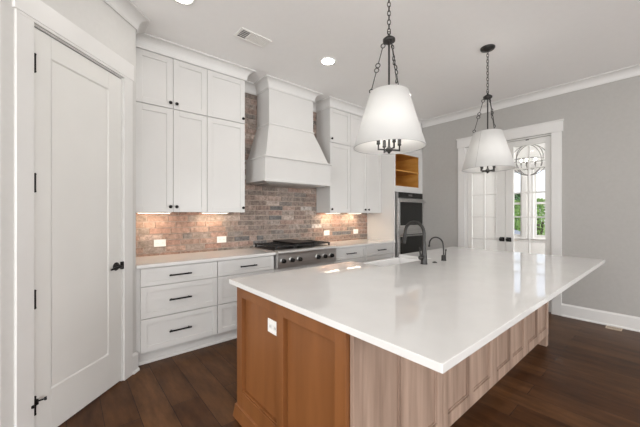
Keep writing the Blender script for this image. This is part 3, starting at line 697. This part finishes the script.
# ------------------------------------------------------------------ pendants
def lamp_point(parent, loc, power, col=(1, .96, .91), rad=.03):
    l = bpy.data.lights.new('bulb_light', 'POINT'); l.energy = power; l.color = col; l.shadow_soft_size = rad
    lo = bpy.data.objects.new('bulb_light', l); C.objects.link(lo); lo.parent = parent; lo.location = loc
def chain(b, z0, z1, c=(0, 0)):
    n = max(2, int((z1 - z0) / .030)); p = (z1 - z0) / n
    for i in range(n):
        b.torus((c[0], c[1], z0 + p * (i + .5)), p * .36, .0028, (1, 0, 0) if i % 2 else (0, 1, 0), 12, 6, sx=1.75, up=(0, 0, 1))
def pendant(x, y, label, seam_angle, rot, drop=0):
    """built around the origin, z measured from the ceiling; r is the canopy centre on the ceiling"""
    r = thing('pendant_light', label, 'pendant light', (x, y, CZ), math.radians(-40.2), 'white drum pendants over the island')
    Z = lambda z: z - CZ - drop
    b = MB(); b.lathe([(.0, -.034), (.02, -.034), (.03, -.026), (.062, -.020), (.068, -.010), (.068, -.0005)], n=32); build('canopy', b, 'bronze', r)
    b = MB(); chain(b, Z(2.625), -.034); build('chain', b, 'bronze', r)
    b = MB(); hz = Z(2.575)
    b.lathe([(0, hz + .045), (.008, hz + .04), (.012, hz + .025), (.03, hz + .018), (.042, hz + .008), (.042, hz - .006), (.028, hz - .016), (.012, hz - .022), (.0, hz - .024)][::-1], n=28)
    b.torus((0, 0, hz + .052), .010, .003, (0, 1, 0)); build('hub', b, 'bronze', r)
    b = MB(); b.tube([(0, 0, hz - .02), (0, 0, Z(1.80))], .0065, 12); build('stem', b, 'bronze', r)
    for k in range(3):
        a = math.radians(rot + 120 * k); u = Vector((math.cos(a), math.sin(a), 0)); b = MB()
        A = u * .036 + Vector((0, 0, hz - .012)); B = u * .127 + Vector((0, 0, Z(2.228))); D = B - A; tn = u.cross(D).normalized()
        for t, rr in ((.05, .014), (.44, .015), (.535, .015), (.955, .013)): b.torus(A + D * t, rr, .0034, tn, 16, 6)
        b.tube([A + D * .09, A + D * .40], .003, 8); b.tube([A + D * .575, A + D * .92], .003, 8)
        build('hanger_link', b, 'bronze', r)
    b = MB(); rt, rb_, zt, zb = .131, .243, Z(2.215), Z(1.838); n = 56; th = .002
    prof = [(rt, zt), (rb_, zb), (rb_ - th, zb), (rt - th, zt), (rt, zt)]
    vs = []; fs = []
    for rr, zz in prof[:4]:
        for j in range(n): a = 2 * PI * j / n; vs.append((rr * math.cos(a), rr * math.sin(a), zz))
    for i in range(4):
        for j in range(n): fs.append((i * n + j, i * n + (j + 1) % n, ((i + 1) % 4) * n + (j + 1) % n, ((i + 1) % 4) * n + j))
    b.add(vs, fs, True); sh = build('lamp_shade', b, 'shade', r)
    for p_ in sh.data.polygons: pass
    b = MB()
    if seam_angle is not None:
        a = math.radians(seam_angle); ca, sa = math.cos(a), math.sin(a); w_ = .002
        q = [((rt + .0006) * ca, (rt + .0006) * sa, zt), ((rb_ + .0006) * ca, (rb_ + .0006) * sa, zb)]
        b.tube(q, .0014, 6); build('seam', b, 'seam', sh)
    b = MB(); b.torus((0, 0, zb), rb_ - .003, .0025, n=56, m=6); build('bottom_wire', b, 'nickel', sh)
    b = MB(); b.torus((0, 0, zt), rt - .003, .0025, n=48, m=6)
    for k in range(3):
        a = math.radians(rot + 120 * k); b.tube([((rt - .003) * math.cos(a), (rt - .003) * math.sin(a), zt), (.006 * math.cos(a), .006 * math.sin(a), zt)], .002, 6)
    build('top_wire', b, 'nickel', sh)
    cz = Z(1.822)
    b = MB(); b.lathe([(0, cz - .028), (.008, cz - .024), (.012, cz - .014), (.022, cz - .010), (.022, cz + .008), (.012, cz + .016), (.007, cz + .03)], n=24); build('socket_hub', b, 'gunmetal', r)
    for k in range(4):
        a = math.radians(12 + 90 * k); u = Vector((math.cos(a), math.sin(a), 0)); e = u * .078
        b = MB(); b.tube([Vector((0, 0, cz)), e + Vector((0, 0, cz))], .0055, 10); b.tube([e + Vector((0, 0, cz - .0055)), e + Vector((0, 0, cz + .03))], .0055, 10)
        b.lathe([(.005, cz + .03), (.014, cz + .036), (.012, cz + .042), (.012, cz + .085)], e, 16); arm = build('candle_arm', b, 'gunmetal', r)
        b = MB(); b.ball(e + Vector((0, 0, cz + .115)), .017, 14, 10, 1.7); build('bulb', b, 'bulb', arm)
        lamp_point(r, e + Vector((0, 0, cz + .15)), .95)
    return r
pendant(1.700, 1.275, 'white drum pendant light nearest the camera, over the island', None, 160, .018)
pendant(3.305, 1.245, 'white drum pendant light farther away, near the french doors', 215, 150, .015)

# globe chandelier in the next room
r = thing('globe_chandelier', 'silver orb chandelier seen through the french doors', 'chandelier', (6.6, 1.766, 2.374), .3)
gr = .285; b = MB()
for k in range(4): b.torus((0, 0, 0), gr, .007, (math.cos(PI * k / 4), math.sin(PI * k / 4), 0), 44, 8)
b.torus((0, 0, 0), gr, .007, (0, 0, 1), 44, 8); build('orb_frame', b, 'orb', r)
b = MB(); b.tube([(0, 0, -gr - .03), (0, 0, gr + .05)], .008, 10); b.ball((0, 0, -gr - .035), .018); b.lathe([(.03, -.17), (.035, -.15), (.02, -.13), (0, -.13)], n=16); build('stem', b, 'orb', r)
b = MB(); chain(b, gr + .05, CZ - 2.374 - .03); build('chain', b, 'orb', r)
b = MB(); zc = CZ - 2.374; b.lathe([(.0, zc - .03), (.05, zc - .02), (.065, zc - .001)], n=24); build('canopy', b, 'orb', r)
for k in range(5):
    a = 2 * PI * k / 5 + .3; u = Vector((math.cos(a), math.sin(a), 0)) * .12
    b = MB(); b.tube([(0, 0, -.15), u * .6 + Vector((0, 0, -.18)), u + Vector((0, 0, -.13)), u + Vector((0, 0, -.07))], .005, 8); b.lathe([(.012, -.09), (.011, -.03)], u, 12); arm = build('candle_arm', b, 'orb', r)
    b = MB(); b.ball(u + Vector((0, 0, .0)), .02, 12, 8, 1.5); build('bulb', b, 'bulb', arm)
lamp_point(r, (0, 0, .06), 6)

# ------------------------------------------------------------------ ceiling fittings
def can(x, y, label, power=1.6):
    r = thing('recessed_light', label, 'light', (x, y, CZ), group='recessed ceiling lights')
    b = MB(); b.lathe([(.092, -.0005), (.090, -.006), (.074, -.008), (.070, -.003), (.070, -.0005)], n=36); build('trim_ring', b, 'plastic', r)
    b = MB(); b.lathe([(.070, -.0045), (.0, -.0045)], n=32); build('lens', b, 'led', r)
    l = bpy.data.lights.new('downlight', 'AREA'); l.shape = 'DISK'; l.size = .13; l.energy = power; l.color = (1, .95, .88)
    lo = bpy.data.objects.new('downlight', l); C.objects.link(lo); lo.parent = r; lo.location = (0, 0, -.012)
can(2.232, 2.503, 'round white recessed ceiling light above the cooktop aisle')
can(.700, 2.500, 'round white recessed ceiling light cut by the top of the picture, above the pantry aisle')
can(3.72, 2.50, 'recessed ceiling light above the aisle in front of the oven cabinet')  # lamp added to brighten the aisle and its drawers
for cx_, cy_ in ((.3, .9), (2.2, -.6), (4.3, -.6), (.3, -.9)):  # unseen lamps added to lift the light in the room
    can(cx_, cy_, 'recessed ceiling light in the open room behind the camera')
def vent():
    r = thing('ceiling_vent', 'white rectangular air register in the ceiling in front of the upper cabinets', 'vent', (1.385, 2.645, CZ), math.radians(2))
    b = MB(); L, W = .165, .085
    for p in ((-L, L, -W, -W + .022), (-L, L, W - .022, W), (-L, -L + .025, -W + .022, W - .022), (L - .025, L, -W + .022, W - .022)): b.box(*p, -.008, -.0005)
    build('register_frame', b, 'plastic', r, .002)
    b = MB(); b.box(-L + .025, L - .025, -W + .022, W - .022, -.002, -.0006); build('duct_opening', b, 'vent_dark', r)  # flat sheet, the shade inside the duct is put into its dark grey
    b = MB(); b.box(-.058, L - .025, -W + .022, W - .022, -.0045, -.002)
    for i in range(11):
        t = -.052 + i * .0172; b.box(t, t + .010, -W + .026, W - .026, -.0072, -.0045)
    for i in range(4): b.box(-L + .025, -.058, -W + .040 + i * .026, -W + .043 + i * .026, -.006, -.003)
    build('louvre', b, 'plastic', r)
vent()
# floor register by the right wall
r = thing('floor_register', 'small beige floor register beside the right baseboard', 'vent', (4.985, .475, 0))
b = MB(); b.box(-.055, .055, -.07, .07, 0, .005); build('register_frame', b, 'register', r, .001)
b = MB()
for i in range(9): b.box(-.04, .04, -.058 + i * .0135, -.053 + i * .0135, .005, .0056)
build('slot', b, 'slot', r)

# ------------------------------------------------------------------ outdoors, seen through the far windows
M['grass'] = vary(mat('lawn_grass', (.10, .19, .05), .9), (.22, .34, .10), (.36, .48, .18), (1, 1, 1), 6, noise=2)
M['leaf'] = vary(mat('dark_foliage', (.05, .13, .04), .8), (.03, .11, .03), (.14, .30, .10), (3, 3, 3), 8, noise=2)
M['leaf2'] = vary(mat('light_foliage', (.14, .26, .07), .8), (.14, .28, .05), (.42, .62, .18), (3, 3, 3), 8, noise=2)
M['bark'] = vary(mat('bark', (.10, .07, .05), .9), (.07, .05, .035), (.14, .10, .07), (8, 8, 2))
M['roof'] = vary(mat('grey_shingles', (.22, .25, .30), .9), (.19, .22, .26), (.27, .30, .35), (6, 6, 6))
M['siding'] = vary(mat('pale_siding', (.60, .58, .54), .8), (.58, .56, .52), (.64, .62, .58), (1, 1, 12))
b = MB(); b.box(8.5, 80, -40, 50, -1.1, -1.0); struct('trim_11', b, 'grass')
bpy.data.objects['trim_11'].name = 'ground'
def tree(x, y, z0, h, rad, m, label):
    r = thing('tree', label, 'tree', (x, y, z0), group='trees outside the far windows')
    rnd = random.Random(int(x * 31 + y * 17))
    b = MB(); b.tube([(0, 0, 0), (.1, 0, h * .3), (0, .1, h * .7)], [.16, .12, .06], 8)
    for k in range(4):
        a = rnd.uniform(0, 6.28); b.tube([(.05, 0, h * .35), (math.cos(a) * rad * .5, math.sin(a) * rad * .5, h * .65)], [.06, .03], 6)
    build('trunk', b, 'bark', r)
    b = MB()
    for k in range(1500):
        t = rnd.random(); a = rnd.uniform(0, 6.283); u = rnd.random() ** .4
        zz = h * (.28 + .72 * t); R2 = rad * (math.sin(PI * (0.12 + .86 * t)) ** .6) * u * (1 + .25 * math.sin(3 * a + 7 * t))
        c = Vector((R2 * math.cos(a), R2 * math.sin(a), zz)); s = rad * rnd.uniform(.05, .11)
        n = Vector((rnd.gauss(0, 1), rnd.gauss(0, 1), rnd.gauss(0, 1))).normalized(); p = n.orthogonal().normalized(); q = n.cross(p)
        b.add([c + p * s, c + q * s * .6 + n * s * .2, c - p * s, c - q * s * .6 + n * s * .2], [(0, 1, 2, 3)])
    build('crown', b, m, r)
tree(17.5, 4.25, -1, 3.1, .8, 'leaf2', 'bright green tree outside, nearest the right-hand far window')
tree(22, 6.7, -1, 3.2, 1.2, 'leaf2', 'bright green leafy tree outside, seen through the left strip of far window')
tree(30, 9.0, -1, 4.1, 1.9, 'leaf', 'dark green tree in the distance behind the bright one on the left')
tree(34, 5.6, -1, 4.2, 1.9, 'leaf', 'dark green tree in the distance at the right of the window view')
tree(27, 3.4, -1, 3.7, 1.3, 'leaf2', 'bright green tree outside, farthest right of the distant trees')
r = thing('garden_shed', 'low pale shed with grey-blue shingle roof outside the window', 'shed', (14.6, 4.55, -1))  # small nearby block standing in for a neighbouring house roof
b = MB(); b.box(-.9, .9, -.7, .9, 0, 1.2); build('shed_wall', b, 'siding', r)
b = MB(); b.loft([[(-1.1, -.9, 1.2), (1.1, -.9, 1.2), (1.1, 1.1, 1.2), (-1.1, 1.1, 1.2)], [(-.9, .05, 1.65), (.9, .05, 1.65), (.9, .15, 1.65), (-.9, .15, 1.65)]]); build('roof', b, 'roof', r)
